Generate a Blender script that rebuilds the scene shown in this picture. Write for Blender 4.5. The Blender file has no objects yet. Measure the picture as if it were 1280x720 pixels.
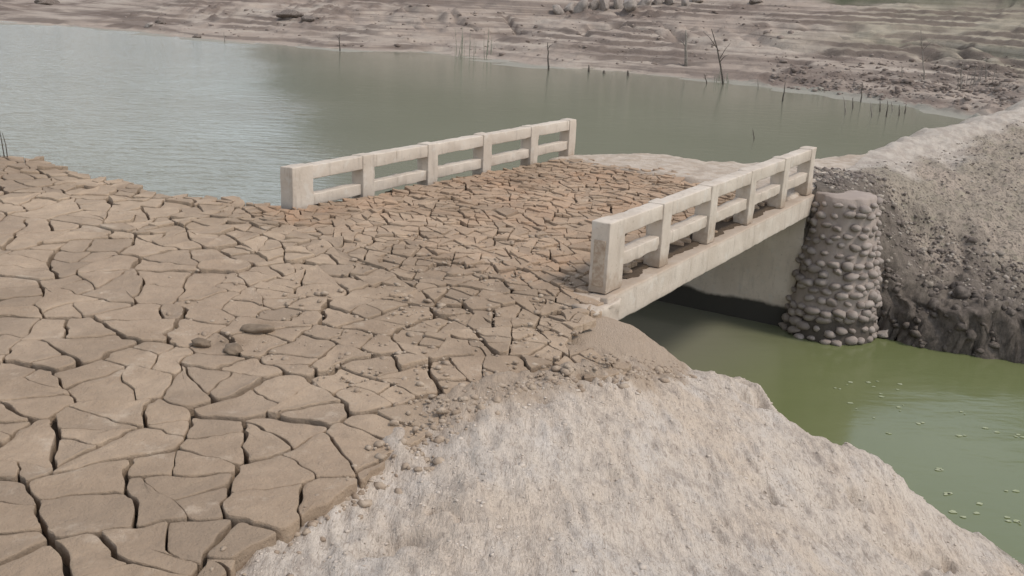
import bpy, bmesh, math, random
import numpy as np
from mathutils import Vector, Matrix
from mathutils.bvhtree import BVHTree

random.seed(7)
rng = np.random.default_rng(11)
scene = bpy.context.scene
col = scene.collection
rad = math.radians

# ------------------------------------------------------------------ camera
F_PX, PITCH, ROLL, CZ = 1255.6, 0.29096, 0.04427, 3.698      # focal length in px of a 1280 wide frame
cd = bpy.data.cameras.new('camera')
cam = bpy.data.objects.new('camera', cd)
col.objects.link(cam)
scene.camera = cam
cd.sensor_width = 36.0
cd.lens = 36.0 * F_PX / 1280.0
cd.clip_start, cd.clip_end = 0.05, 6000
fwd = Vector((0, math.cos(PITCH), -math.sin(PITCH)))
rt0 = Vector((1, 0, 0))
up0 = rt0.cross(fwd)
RT = rt0 * math.cos(ROLL) + up0 * math.sin(ROLL)
UP = -rt0 * math.sin(ROLL) + up0 * math.cos(ROLL)
cam.matrix_world = Matrix(((RT.x, UP.x, -fwd.x, 0), (RT.y, UP.y, -fwd.y, 0), (RT.z, UP.z, -fwd.z, CZ), (0, 0, 0, 1)))

# ------------------------------------------------------------------ sky, sun, exposure
SUN_EL, SUN_AZ = rad(56), math.atan2(0.75, -0.25)     # soft daylight from the right, a little behind
world = bpy.data.worlds.new('World')
scene.world = world
world.use_nodes = True
wn = world.node_tree
wn.nodes.clear()
sky = wn.nodes.new('ShaderNodeTexSky')
sky.sky_type = 'NISHITA'
sky.sun_disc = False
sky.sun_elevation, sky.sun_rotation = SUN_EL, SUN_AZ
sky.dust_density, sky.air_density, sky.ozone_density = 0.6, 1.2, 1.0
hs = wn.nodes.new('ShaderNodeHueSaturation')
hs.inputs['Saturation'].default_value = 0.45          # thin high cloud: nearly white sky
bg = wn.nodes.new('ShaderNodeBackground')
bg.inputs['Strength'].default_value = 0.15
wo = wn.nodes.new('ShaderNodeOutputWorld')
wn.links.new(sky.outputs[0], hs.inputs['Color'])
wn.links.new(hs.outputs[0], bg.inputs['Color'])
wn.links.new(bg.outputs[0], wo.inputs['Surface'])
sd = bpy.data.lights.new('sun', 'SUN')
sd.energy, sd.angle, sd.color = 1.5, rad(12), (1.0, 0.92, 0.82)
sun = bpy.data.objects.new('sun', sd)
col.objects.link(sun)
sdir = Vector((math.sin(SUN_AZ) * math.cos(SUN_EL), math.cos(SUN_AZ) * math.cos(SUN_EL), math.sin(SUN_EL)))
sun.rotation_euler = sdir.to_track_quat('Z', 'Y').to_euler()
vs = scene.view_settings
vs.view_transform, vs.look, vs.exposure, vs.gamma = 'Standard', 'None', 0.62, 1.0

# ------------------------------------------------------------------ helpers
WATER_Z = -2.8
BX, BY, BYAW, BL, BW = 1.188, 12.207, 0.55244, 8.922, 5.392        # bridge: origin, heading, rail length, clear width
BD = np.array([math.sin(BYAW), math.cos(BYAW)])
BN = np.array([-math.cos(BYAW), math.sin(BYAW)])


def bw(s, t):
    p = np.array([BX, BY]) + s * BD + t * BN
    return float(p[0]), float(p[1])


def st(x, y):
    dx, dy = x - BX, y - BY
    return dx * BD[0] + dy * BD[1], dx * BN[0] + dy * BN[1]


def ray(px, py):
    return (fwd + RT * ((px - 640) / F_PX) + UP * ((360 - py) / F_PX))


def at(px, py, z):
    d = ray(px, py)
    k = (z - CZ) / d.z
    return (k * d.x, k * d.y, z)


def vz(px, py, dist):
    d = ray(px, py)
    k = dist / d.y
    return (k * d.x, dist, CZ + k * d.z)


def project(P):
    d = np.asarray(P) - np.array([0, 0, CZ])
    z = d @ np.array(fwd)
    return np.stack([640 + F_PX * (d @ np.array(RT)) / z, 360 - F_PX * (d @ np.array(UP)) / z], -1)


def vnoise(x, y, seed=0):
    x = np.asarray(x, float); y = np.asarray(y, float)
    xi = np.floor(x).astype(np.int64); yi = np.floor(y).astype(np.int64)
    fx = x - xi; fy = y - yi
    fx = fx * fx * fx * (fx * (fx * 6 - 15) + 10); fy = fy * fy * fy * (fy * (fy * 6 - 15) + 10)

    def h(a, b):
        n = (a * 374761393 + b * 668265263 + seed * 1442695041) & 0x7fffffff
        n = ((n ^ (n >> 13)) * 1274126177) & 0x7fffffff
        n = n ^ (n >> 16)
        return (n & 0xffff) / 32767.5 - 1.0
    a = h(xi, yi); b = h(xi + 1, yi); c = h(xi, yi + 1); d = h(xi + 1, yi + 1)
    return (a * (1 - fx) + b * fx) * (1 - fy) + (c * (1 - fx) + d * fx) * fy


def fbm(x, y, scale, octs=4, seed=0, gain=0.5):
    x = np.asarray(x, float); y = np.asarray(y, float)
    r = 0; a = 1.0; k = 1.0 / scale
    for o in range(octs):
        r = r + a * vnoise(x * k + 17.3 * o, y * k - 9.1 * o, seed + o * 7)
        a *= gain; k *= 2.03
    return r


def sstep(a, b, x):
    t = np.clip((x - a) / (b - a), 0, 1)
    return t * t * (3 - 2 * t)


def tps(ctrl, smooth=0.02):
    c = np.array(ctrl, float)
    P, z = c[:, :2], c[:, 2]

    def U(r2):
        return 0.5 * r2 * np.log(r2 + 1e-9)
    K = U(((P[:, None] - P[None]) ** 2).sum(-1)) + smooth * np.eye(len(P))
    Q = np.hstack([np.ones((len(P), 1)), P])
    A = np.block([[K, Q], [Q.T, np.zeros((3, 3))]])
    w = np.linalg.solve(A, np.concatenate([z, np.zeros(3)]))

    def f(x, y):
        x = np.asarray(x, float); y = np.asarray(y, float)
        r = w[-3] + w[-2] * x + w[-1] * y
        for i in range(len(P)):
            r = r + w[i] * U((x - P[i, 0]) ** 2 + (y - P[i, 1]) ** 2)
        return r
    return f


def poly_dist(x, y, pts):
    """signed distance to an open polyline, positive on its left"""
    x = np.asarray(x, float); y = np.asarray(y, float)
    best = np.full(x.shape, 1e9); sg = np.ones(x.shape)
    P = [np.array(p[:2], float) for p in pts]
    n = len(P) - 1
    D = [P[i + 1] - P[i] for i in range(n)]
    Nn = [np.array([-d[1], d[0]]) / np.hypot(*d) for d in D]
    for i in range(n):
        ax, ay = P[i]; dx, dy = D[i]
        t = ((x - ax) * dx + (y - ay) * dy) / (dx * dx + dy * dy)
        lo = -1e9 if i == 0 else 0.0
        hi = 1e9 if i == n - 1 else 1.0
        tc = np.clip(t, lo, hi)
        ex, ey = x - ax - tc * dx, y - ay - tc * dy
        d = np.hypot(ex, ey)
        sn = ex * Nn[i][0] + ey * Nn[i][1]
        if i > 0:
            q = Nn[i] + Nn[i - 1]
            sn = np.where(t < 0, ex * q[0] + ey * q[1], sn)
        if i < n - 1:
            q = Nn[i] + Nn[i + 1]
            sn = np.where(t > 1, ex * q[0] + ey * q[1], sn)
        m = d < best - 1e-9
        best = np.where(m, d, best); sg = np.where(m, np.where(sn >= 0, 1, -1), sg)
    return best * sg


def bilin(gx, gy, Z, x, y):
    fx = np.clip((np.asarray(x) - gx[0]) / (gx[1] - gx[0]), 0, len(gx) - 1.001); fy = np.clip((np.asarray(y) - gy[0]) / (gy[1] - gy[0]), 0, len(gy) - 1.001)
    i = fx.astype(int); j = fy.astype(int); fx = fx - i; fy = fy - j
    return (Z[j, i] * (1 - fx) + Z[j, i + 1] * fx) * (1 - fy) + (Z[j + 1, i] * (1 - fx) + Z[j + 1, i + 1] * fx) * fy


def in_poly(x, y, pts):
    x = np.asarray(x, float); y = np.asarray(y, float)
    r = np.zeros(x.shape, bool)
    for i in range(len(pts)):
        ax, ay = pts[i][:2]; bx_, by_ = pts[i - 1][:2]
        c = (ay > y) != (by_ > y)
        with np.errstate(divide='ignore', invalid='ignore'):
            xx = (bx_ - ax) * (y - ay) / (by_ - ay) + ax
        r ^= c & (x < xx)
    return r


def link(name, me, mat=None, parent=None):
    o = bpy.data.objects.new(name, me)
    col.objects.link(o)
    if mat is not None and me is not None and not me.materials:
        me.materials.append(mat)
    if parent is not None:
        o.parent = parent
    return o


def tag(o, label=None, cat=None, group=None, kind=None):
    if label: o['label'] = label
    if cat: o['category'] = cat
    if group: o['group'] = group
    if kind: o['kind'] = kind
    return o


def np_mesh(name, V, Q, smooth=True):
    """V (n,3), Q (m,4) or (m,3)"""
    V = np.asarray(V, np.float32); Q = np.asarray(Q, np.int32)
    me = bpy.data.meshes.new(name)
    k = Q.shape[1]
    me.vertices.add(len(V)); me.vertices.foreach_set('co', V.ravel())
    me.loops.add(Q.size); me.loops.foreach_set('vertex_index', Q.ravel())
    me.polygons.add(len(Q))
    me.polygons.foreach_set('loop_start', np.arange(0, Q.size, k, dtype=np.int32))
    me.polygons.foreach_set('use_smooth', np.full(len(Q), smooth))
    me.update(calc_edges=True)
    me.validate()
    return me


def grid_mesh(name, X, Y, Z, keep=None):
    ny, nx = X.shape
    idx = np.arange(nx * ny).reshape(ny, nx)
    Q = np.stack([idx[:-1, :-1], idx[:-1, 1:], idx[1:, 1:], idx[1:, :-1]], -1)
    if keep is not None:
        k = keep[:-1, :-1] & keep[:-1, 1:] & keep[1:, 1:] & keep[1:, :-1]
        Q = Q[k]
    Q = Q.reshape(-1, 4)
    V = np.stack([X.ravel(), Y.ravel(), Z.ravel()], -1)
    used = np.zeros(len(V), bool); used[Q.ravel()] = True
    remap = np.cumsum(used) - 1
    me = np_mesh(name, V[used], remap[Q])
    return me, used


def attr(me, name, vals):
    a = me.attributes.new(name, 'FLOAT', 'POINT')
    a.data.foreach_set('value', np.asarray(vals, np.float32).ravel())


# ------------------------------------------------------------------ materials
class N:
    def __init__(self, name):
        self.m = bpy.data.materials.new(name)
        self.m.use_nodes = True
        self.t = self.m.node_tree
        self.b = self.t.nodes['Principled BSDF']
        self.geo = self.t.nodes.new('ShaderNodeNewGeometry')

    def put(self, sock, v):
        if isinstance(v, bpy.types.NodeSocket):
            self.t.links.new(v, sock)
        elif isinstance(v, (tuple, list)) and len(v) == 3 and sock.type == 'RGBA':
            sock.default_value = (*v, 1)
        else:
            sock.default_value = v

    def pos(self, sc=(1, 1, 1), rot=(0, 0, 0), local=False):
        mp = self.t.nodes.new('ShaderNodeMapping')
        if local:
            tc = self.t.nodes.new('ShaderNodeTexCoord')
            self.t.links.new(tc.outputs['Object'], mp.inputs['Vector'])
        else:
            self.t.links.new(self.geo.outputs['Position'], mp.inputs['Vector'])
        mp.inputs['Scale'].default_value = sc
        mp.inputs['Rotation'].default_value = rot
        return mp.outputs[0]

    def noise(self, scale, detail=5, rough=0.55, vec=None, dist=0.0):
        n = self.t.nodes.new('ShaderNodeTexNoise')
        self.put(n.inputs['Vector'], vec if vec is not None else self.geo.outputs['Position'])
        n.inputs['Scale'].default_value = scale
        n.inputs['Detail'].default_value = detail
        n.inputs['Roughness'].default_value = rough
        n.inputs['Distortion'].default_value = dist
        return n.outputs['Fac']

    def vor(self, scale, vec=None, feature='F1', out='Distance', rnd=1.0):
        n = self.t.nodes.new('ShaderNodeTexVoronoi')
        n.feature = feature
        self.put(n.inputs['Vector'], vec if vec is not None else self.geo.outputs['Position'])
        n.inputs['Scale'].default_value = scale
        n.inputs['Randomness'].default_value = rnd
        return n.outputs[out]

    def ramp(self, v, a, b, lo=0.0, hi=1.0):
        n = self.t.nodes.new('ShaderNodeMapRange')
        n.interpolation_type = 'SMOOTHSTEP'
        self.put(n.inputs['Value'], v)
        n.inputs['From Min'].default_value = a; n.inputs['From Max'].default_value = b
        n.inputs['To Min'].default_value = lo; n.inputs['To Max'].default_value = hi
        return n.outputs[0]

    def math(self, op, a, b=0.0):
        n = self.t.nodes.new('ShaderNodeMath'); n.operation = op
        self.put(n.inputs[0], a); self.put(n.inputs[1], b)
        return n.outputs[0]

    def mix(self, f, a, b, mode='MIX'):
        n = self.t.nodes.new('ShaderNodeMix'); n.data_type = 'RGBA'; n.blend_type = mode
        self.put(n.inputs[0], f); self.put(n.inputs[6], a); self.put(n.inputs[7], b)
        return n.outputs[2]

    def attr(self, name):
        n = self.t.nodes.new('ShaderNodeAttribute'); n.attribute_name = name
        return n.outputs['Fac']

    def rnd(self):
        n = self.t.nodes.new('ShaderNodeObjectInfo')
        return n.outputs['Random']

    def sep(self, i):
        n = self.t.nodes.new('ShaderNodeSeparateXYZ')
        self.put(n.inputs[0], self.geo.outputs['Position'])
        return n.outputs[i]

    def bump(self, h, strength, dist, prev=None):
        n = self.t.nodes.new('ShaderNodeBump')
        n.inputs['Strength'].default_value = strength
        n.inputs['Distance'].default_value = dist
        self.put(n.inputs['Height'], h)
        if prev is not None: self.t.links.new(prev, n.inputs['Normal'])
        return n.outputs[0]

    def done(self, color, rough=0.9, normal=None, spec=0.25):
        self.put(self.b.inputs['Base Color'], color)
        self.put(self.b.inputs['Roughness'], rough)
        self.b.inputs['Specular IOR Level'].default_value = spec
        if normal is not None: self.t.links.new(normal, self.b.inputs['Normal'])
        return self.m


def mat_mud():
    n = N('dried_mud')
    big = n.ramp(n.noise(0.45, 4), 0.35, 0.68)
    c = n.mix(big, (0.330, 0.243, 0.170), (0.418, 0.313, 0.220))
    c = n.mix(n.ramp(n.noise(6, 6, 0.65), 0.3, 0.75), n.mix(0.3, c, (0.17, 0.125, 0.088)), c)
    c = n.mix(n.ramp(n.noise(40, 4, 0.6), 0.52, 0.75, 0, 0.35), c, (0.40, 0.33, 0.255))
    # rusty tint towards the bridge, darker damp patches
    c = n.mix(n.math('MULTIPLY', n.attr('rust'), n.ramp(n.noise(1.6, 4), 0.35, 0.65, 0.25, 1)), c, (0.42, 0.245, 0.145))
    c = n.mix(n.attr('damp'), c, (0.185, 0.130, 0.085))
    c = n.mix(n.ramp(n.attr('tone'), 0, 1, 0, 0.42), c, (0.20, 0.152, 0.11))
    c = n.mix(n.ramp(n.noise(2.4, 6, .7), .56, .72, 0, .5), c, (0.45, 0.365, 0.28))
    nb = n.bump(n.noise(9, 6, 0.66), 0.65, 0.05)
    nb = n.bump(n.noise(45, 5, 0.65), 0.6, 0.016, nb)
    return n.done(c, 0.92, nb, 0.15)


def mat_crack():
    n = N('crack_soil')
    c = n.mix(n.noise(8, 5), (0.062, 0.044, 0.030), (0.11, 0.08, 0.056))
    c = n.mix(n.attr('sand'), c, n.mix(n.ramp(n.noise(4, 5, .6), .35, .65), (0.36, 0.29, 0.225), (0.46, 0.39, 0.32)))
    nb = n.bump(n.noise(14, 6, 0.7), 0.8, 0.05)
    return n.done(c, 0.95, nb, 0.1)


def mat_clay():
    n = N('pale_clay')
    sv = n.pos((34, 7, 12), (0, 0, rad(8)))
    sv2 = n.pos((85, 22, 40), (0, 0, rad(-6)))
    st1 = n.noise(1.0, 5, 0.65, sv, 0.9)
    st2 = n.noise(1.0, 4, 0.6, sv2, 0.6)
    c = n.mix(n.ramp(n.noise(0.55, 5, 0.6), 0.36, 0.66), (0.50, 0.43, 0.36), (0.485, 0.395, 0.31))
    c = n.mix(n.ramp(n.noise(1.7, 5, 0.65), 0.45, 0.72, 0, 0.55), c, (0.50, 0.455, 0.41))
    c = n.mix(n.ramp(st1, 0.50, 0.68, 0, 0.7), c, (0.27, 0.215, 0.17))
    c = n.mix(n.ramp(st2, 0.50, 0.66, 0, 0.6), c, (0.30, 0.25, 0.205))
    c = n.mix(n.ramp(n.vor(5.5), 0.16, 0.02, 0, 0.55), c, (0.20, 0.165, 0.135))
    c = n.mix(n.math('MULTIPLY', n.ramp(n.noise(2.3, 6, .72), .52, .68), .6), c, (0.26, 0.215, 0.18))
    c = n.mix(n.ramp(n.attr('mud'), 0, 1, 0, 0.85), c, (0.31, 0.235, 0.17))
    c = n.mix(n.ramp(n.attr('wet'), 0, 1, 0, 0.8), c, (0.15, 0.135, 0.10))
    nb = n.bump(st1, 0.6, 0.035)
    nb = n.bump(st2, 0.8, 0.022, nb)
    nb = n.bump(n.noise(30, 5, 0.65), 0.5, 0.02, nb)
    return n.done(c, 0.95, nb, 0.1)


def mat_river_bank():
    n = N('stubbly_earth')
    c = n.mix(n.ramp(n.noise(0.6, 5, 0.6), 0.35, 0.66), (0.27, 0.228, 0.178), (0.33, 0.268, 0.215))
    sv = n.pos((16, 16, 5))
    s1 = n.noise(1.0, 5, 0.7, sv)
    c = n.mix(n.ramp(s1, 0.47, 0.62, 0, 0.75), c, (0.105, 0.088, 0.070))
    c = n.mix(n.ramp(n.noise(5, 5, 0.6), 0.52, 0.75, 0, 0.5), c, (0.27, 0.25, 0.17))
    c = n.mix(n.attr('pale'), c, n.mix(n.ramp(n.noise(3, 5, .7), .35, .65), (0.44, 0.385, 0.325), (0.33, 0.28, 0.235)))
    c = n.mix(n.attr('wet'), c, n.mix(n.ramp(n.noise(7, 6, 0.75), .3, .7), (0.07, 0.058, 0.048), (0.15, 0.123, 0.102)))
    nb = n.bump(s1, 0.8, 0.05)
    nb = n.bump(n.noise(40, 4, 0.6), 0.5, 0.02, nb)
    return n.done(c, 0.95, nb, 0.1)


def mat_far():
    n = N('far_earth')
    sv = n.pos((0.035, 0.035, 2.6))
    band = n.noise(1.0, 5, 0.65, sv)
    c = n.mix(n.ramp(n.noise(0.09, 5, 0.6), 0.38, 0.64), (0.30, 0.242, 0.198), (0.36, 0.303, 0.25))
    c = n.mix(n.ramp(band, 0.47, 0.62, 0, 0.85), c, (0.165, 0.13, 0.108))
    c = n.mix(n.ramp(band, 0.42, 0.26, 0, 0.6), c, (0.45, 0.39, 0.335))
    c = n.mix(n.ramp(n.noise(1.1, 5, 0.7), 0.5, 0.72, 0, 0.5), c, (0.21, 0.17, 0.14))
    c = n.mix(n.attr('rubble'), c, n.mix(n.noise(1.6, 5, 0.7), (0.105, 0.078, 0.063), (0.23, 0.18, 0.15)))
    c = n.mix(n.math('MULTIPLY', n.attr('olive'), 0.4), c, (0.27, 0.255, 0.17))
    c = n.mix(n.attr('shore'), c, (0.25, 0.245, 0.205))
    c = n.mix(n.math('MULTIPLY', n.attr('riser_shade'), .8), c, (0.13, 0.10, 0.083))  # shade on the terrace risers put into the colour
    c = n.mix(n.attr('unseen_dark_hills'), c, n.mix(n.noise(.3, 5, .7), (0.055, 0.062, 0.038), (0.115, 0.115, 0.075)))  # unseen hills coloured dark green to darken the reflection in the water
    nb = n.bump(n.noise(2.2, 6, 0.7), 0.7, 0.25)
    return n.done(c, 0.95, nb, 0.1)


def mat_concrete(name='weathered_concrete', tint=1.0):
    n = N(name)
    c = n.mix(n.ramp(n.noise(1.3, 5, 0.6), 0.35, 0.66), (0.44 * tint, 0.37 * tint, 0.30 * tint), (0.51 * tint, 0.44 * tint, 0.365 * tint))
    sv = n.pos((7, 7, 1.2))
    c = n.mix(n.ramp(n.noise(1.0, 5, 0.65, sv), 0.5, 0.74, 0, 0.5), c, (0.27 * tint, 0.225 * tint, 0.185 * tint))
    c = n.mix(n.ramp(n.noise(16, 5, 0.7), 0.56, 0.74, 0, 0.45), c, (0.22, 0.18, 0.145))
    c = n.mix(n.ramp(n.noise(5, 3), 0.56, 0.7, 0, 0.4), c, (0.53, 0.49, 0.43))
    silt = n.math('ADD', n.sep(2), n.math('MULTIPLY', n.noise(3.5, 6, .7), 0.9))
    c = n.mix(n.math('MULTIPLY', n.math('MULTIPLY', n.ramp(silt, 0.78, 0.42), n.ramp(n.sep(2), -.06, .02)), .75), c, (0.27, 0.195, 0.135))
    c = n.mix(n.ramp(n.noise(1.0, 4, .7, n.pos((9, 9, .7))), .62, .74, 0, .55), c, (0.20, 0.15, 0.11))
    wet = n.math('ADD', n.sep(2), n.math('MULTIPLY', n.noise(1.2, 4), 0.35))
    c = n.mix(n.ramp(wet, WATER_Z + 0.66, WATER_Z + 0.56), c, (0.055, 0.05, 0.042))
    nb = n.bump(n.noise(24, 6, 0.65), 0.4, 0.012)
    nb = n.bump(n.noise(4, 4, 0.6), 0.3, 0.03, nb)
    return n.done(c, 0.88, nb, 0.2)


def mat_mortar():
    n = N('pier_mortar')
    c = n.mix(n.noise(4, 5, 0.6), (0.26, 0.21, 0.178), (0.34, 0.282, 0.242))
    wet = n.math('ADD', n.sep(2), n.math('MULTIPLY', n.noise(2.5, 4), 0.3))
    c = n.mix(n.ramp(wet, WATER_Z + 0.70, WATER_Z + 0.58), c, (0.085, 0.07, 0.058))
    nb = n.bump(n.noise(12, 6, 0.65), 0.6, 0.03)
    return n.done(c, 0.92, nb, 0.15)


def mat_stone(name, a, b):
    n = N(name)
    c = n.mix(n.ramp(n.noise(5, 5, 0.6), 0.35, 0.65), a, b)
    c = n.mix(n.math('MULTIPLY', n.rnd(), 0.45), c, tuple(v * 0.62 for v in a))
    nb = n.bump(n.noise(26, 5, 0.65), 0.5, 0.012)
    return n.done(c, 0.9, nb, 0.2)


def mat_plain(name, a, b, scale=6, rough=0.92, bump=0.5, bs=30, bd=0.02):
    n = N(name)
    c = n.mix(n.ramp(n.noise(scale, 5, 0.6), 0.34, 0.66), a, b)
    return n.done(c, rough, n.bump(n.noise(bs, 5, 0.65), bump, bd), 0.15)


def mat_water():
    n = N('murky_water')
    n.b.inputs['IOR'].default_value = 1.33
    x, y = n.sep(0), n.sep(1)
    # creek side carries greener silt
    side = n.ramp(n.math('ADD', n.math('MULTIPLY', x, 0.85), n.math('MULTIPLY', y, -0.52)), -7.5, -4.0)
    c = n.mix(n.ramp(n.noise(0.05, 3), 0.35, 0.65), (0.18, 0.176, 0.128), (0.20, 0.194, 0.144))
    c = n.mix(side, c, n.mix(n.noise(0.5, 3), (0.112, 0.128, 0.052), (0.142, 0.154, 0.068)))
    # wind patch
    wsum = n.math('ADD', n.math('MULTIPLY', x, 1.0), n.math('MULTIPLY', y, 0.30))
    wn_ = n.math('ADD', wsum, n.math('MULTIPLY', n.noise(0.06, 4), 14.0))
    wind = n.ramp(wn_, 13.0, 1.0)
    rv = n.pos((1.0, 2.6, 1.0), (0, 0, rad(-12)))
    rip = n.noise(0.75, 3, 0.5, rv, 0.5)
    fine = n.noise(4.0, 3, 0.55, rv)
    h = n.math('ADD', rip, n.math('MULTIPLY', fine, 0.22))
    h = n.math('MULTIPLY', h, n.math('ADD', n.math('MULTIPLY', wind, 0.94), 0.06))
    nb = n.bump(h, 1.0, 0.15)
    rough = n.math('ADD', n.math('MULTIPLY', wind, -0.06), 0.14)
    return n.done(c, rough, nb, 0.65)


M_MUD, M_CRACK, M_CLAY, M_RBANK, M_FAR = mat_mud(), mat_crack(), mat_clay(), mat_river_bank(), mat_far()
M_WALL_LIT = mat_concrete('lit_concrete', 1.22)  # same concrete made paler, standing in for light on the far wall
M_CONC, M_MORTAR, M_WATER = mat_concrete(), mat_mortar(), mat_water()
M_COBBLE = mat_stone('pier_cobble', (0.25, 0.205, 0.176), (0.34, 0.288, 0.25))
M_ROCK = mat_stone('pale_rock', (0.27, 0.228, 0.195), (0.36, 0.31, 0.268))
M_DARKCLOD = mat_plain('dark_clod', (0.10, 0.08, 0.066), (0.20, 0.165, 0.14))
M_CLAYCLOD = mat_plain('pale_clod', (0.38, 0.315, 0.255), (0.49, 0.42, 0.35))
M_DARKLUMP = mat_plain('dark_lump', (0.14, 0.103, 0.072), (0.20, 0.15, 0.106))
M_BANKCLOD = mat_plain('bank_clod', (0.21, 0.175, 0.14), (0.33, 0.285, 0.24))
M_FARCLOD = mat_plain('far_clod', (0.13, 0.10, 0.082), (0.27, 0.22, 0.185), .5)
M_WETCLOD = mat_plain('wet_clod', (0.075, 0.062, 0.052), (0.155, 0.128, 0.107), 9, bump=.8)
M_CRUMB = mat_plain('mud_crumb', (0.25, 0.187, 0.135), (0.36, 0.285, 0.215))
M_WOOD = mat_plain('dead_wood', (0.06, 0.05, 0.042), (0.13, 0.11, 0.09), 8)
M_WOODPALE = mat_plain('bleached_wood', (0.17, 0.15, 0.125), (0.27, 0.235, 0.20), 8)
M_REED = mat_plain('dry_reed', (0.15, 0.15, 0.11), (0.28, 0.27, 0.21), 8)
M_FLECK = mat_plain('pale_fleck', (0.25, 0.27, 0.16), (0.36, 0.37, 0.25), 12)
M_BED = mat_plain('lake_bed', (0.16, 0.135, 0.10), (0.22, 0.185, 0.14), 0.4)
M_RUSTPANEL = mat_plain('stained_render', (0.30, 0.22, 0.155), (0.43, 0.35, 0.27), 14)

# ------------------------------------------------------------------ surface functions of the place
MUD_EDGE = [(-3.2, 1.0), (-2.3, 3.6)] + [at(*q)[:2] for q in [(270, 720, 0), (300, 690, 0), (375, 645, 0), (440, 600, 0), (520, 545, 0), (560, 508, 0), (610, 487, 0), (690, 474, -.05), (760, 462, -.1)]] \
    + [at(*q)[:2] for q in [(815, 452, -.35), (850, 458, -.5)]] + [(2.9, 12.6)]
SIL = [(1.38, 12.9), (1.46, 12.32)] + [at(*q)[:2] for q in [(800, 428, -.55), (835, 447, -.62), (862, 463, -.7), (925, 470, -.8), (958, 490, -.9), (985, 520, -1.05), (1040, 547, -1.15), (1090, 562, -1.25), (1125, 585, -1.45), (1155, 620, -1.8), (1210, 652, -2.1), (1280, 684, -2.45)]] + [(7.4, 9.9), (9.5, 8.2), (13, 5)]
clay_ctrl = [at(*q) for q in [(270, 720, -.08), (300, 690, -.08), (440, 600, -.08), (530, 540, -.08), (600, 490, -.06), (690, 474, -.08), (760, 462, -.14),
                              (800, 428, -.5), (862, 463, -.66), (925, 470, -.74), (958, 490, -.85), (985, 520, -1.0), (1040, 547, -1.1), (1090, 562, -1.2), (1155, 620, -1.78), (1210, 652, -2.1), (1280, 684, -2.45),
                              (700, 560, -.18), (860, 560, -.5), (640, 720, -.2), (850, 690, -.55), (1000, 640, -1.0), (1120, 680, -1.6), (1280, 720, -2.3), (470, 680, -.1)]] \
    + [(0, 2.5, 0.5), (-3, 2.5, 0.3), (3, 2.5, 0.2), (6, 4, -1.0), (9, 7, -2.6), (-2.5, 8, -.2), (-1.5, 11, -.2), (12, 3, -2.2)]
CLAY = tps(clay_ctrl)
mud_ctrl = [at(*q) for q in [(0, 195, .45), (90, 212, .42), (200, 240, .38), (300, 250, .35), (362, 247, .32), (0, 330, .3), (0, 500, .12), (0, 720, 0), (270, 720, 0),
                             (440, 600, 0), (600, 490, 0), (760, 462, -.08), (300, 450, .1), (450, 350, .16), (600, 380, .08), (745, 376, -.02)]] \
    + [(*bw(1.5, .5), .09), (*bw(4.5, .5), .10), (*bw(8, .5), .08), (*bw(1.5, 2.7), .20), (*bw(4.5, 2.7), .2), (*bw(8, 2.7), .14),
       (*bw(.5, 5.2), .33), (*bw(3, 5.2), .27), (*bw(6, 5.2), .2), (*bw(8.5, 5.2), .12), (*bw(10, 0), .12), (*bw(10, 3), .10), (*bw(10.2, 5.4), .05), (-14, 22, .5), (-12, 8, .15), (7, 23.6, .05), (9, 25, .1)]
MUD = tps(mud_ctrl)
LEFT_SHORE = [(-30, 27), (-14, 20.5)] + [at(*q)[:2] for q in [(0, 192, .45), (60, 200, .44), (95, 211, .42), (150, 226, .40), (200, 240, .38), (300, 249, .35), (360, 246, .32)]] \
    + [bw(.3, 5.66), bw(8.9, 5.66), bw(9.3, 5.75)] + [at(*q)[:2] for q in [(760, 185, .08), (830, 190, .08), (880, 201, .08), (940, 200, .1)]] + [(6.8, 24.2), (9, 25.6)]


def size_at(x, y):              # plate radius: wide slabs on the flat, small ones on the bridge
    x = np.asarray(x, float); y = np.asarray(y, float)
    s, t = st(x, y)
    r = 0.275 + 0.045 * sstep(7, 12, y) + 0.035 * vnoise(x * 0.5, y * 0.5, 5)
    onb = sstep(-4.2, 0.0, s + 0.25 * (t - 2.7) * (t < 2.7)) * sstep(8.6, 5.6, t)
    r = r * (1 - onb) + 0.125 * onb
    rightside = sstep(2.6, -0.4, t) * sstep(-6.5, -1.0, s)
    r = np.minimum(r, 0.32 * (1 - rightside) + 0.14 * rightside)
    shore = poly_dist(x, y, LEFT_SHORE)
    r = np.minimum(r, 0.16 + 0.09 * np.clip(-shore, 0, 4))
    return r


_gx = np.arange(-31, 11, 0.06); _gy = np.arange(0, 28, 0.06)
_X, _Y = np.meshgrid(_gx, _gy)
_MUDG = MUD(_X, _Y); _SIZEG = size_at(_X, _Y)
WARPG = [0.13 * fbm(_X, _Y, .9, 2, 71 + k) for k in range(2)]
TOPG = 0.012 * fbm(_X, _Y, .5, 2, 24)


_MUDG = _MUDG - 0.085 * sstep(.55, .0, poly_dist(_X, _Y, MUD_EDGE)) * sstep(7.2, 8.8, _Y)


def mudz(x, y): return bilin(_gx, _gy, _MUDG, x, y)


def sizeg(x, y): return bilin(_gx, _gy, _SIZEG, x, y)


def mud_depth(x, y): return 0.05 + 0.085 * np.clip((sizeg(x, y) - 0.14) / 0.18, 0, 1)


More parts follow.
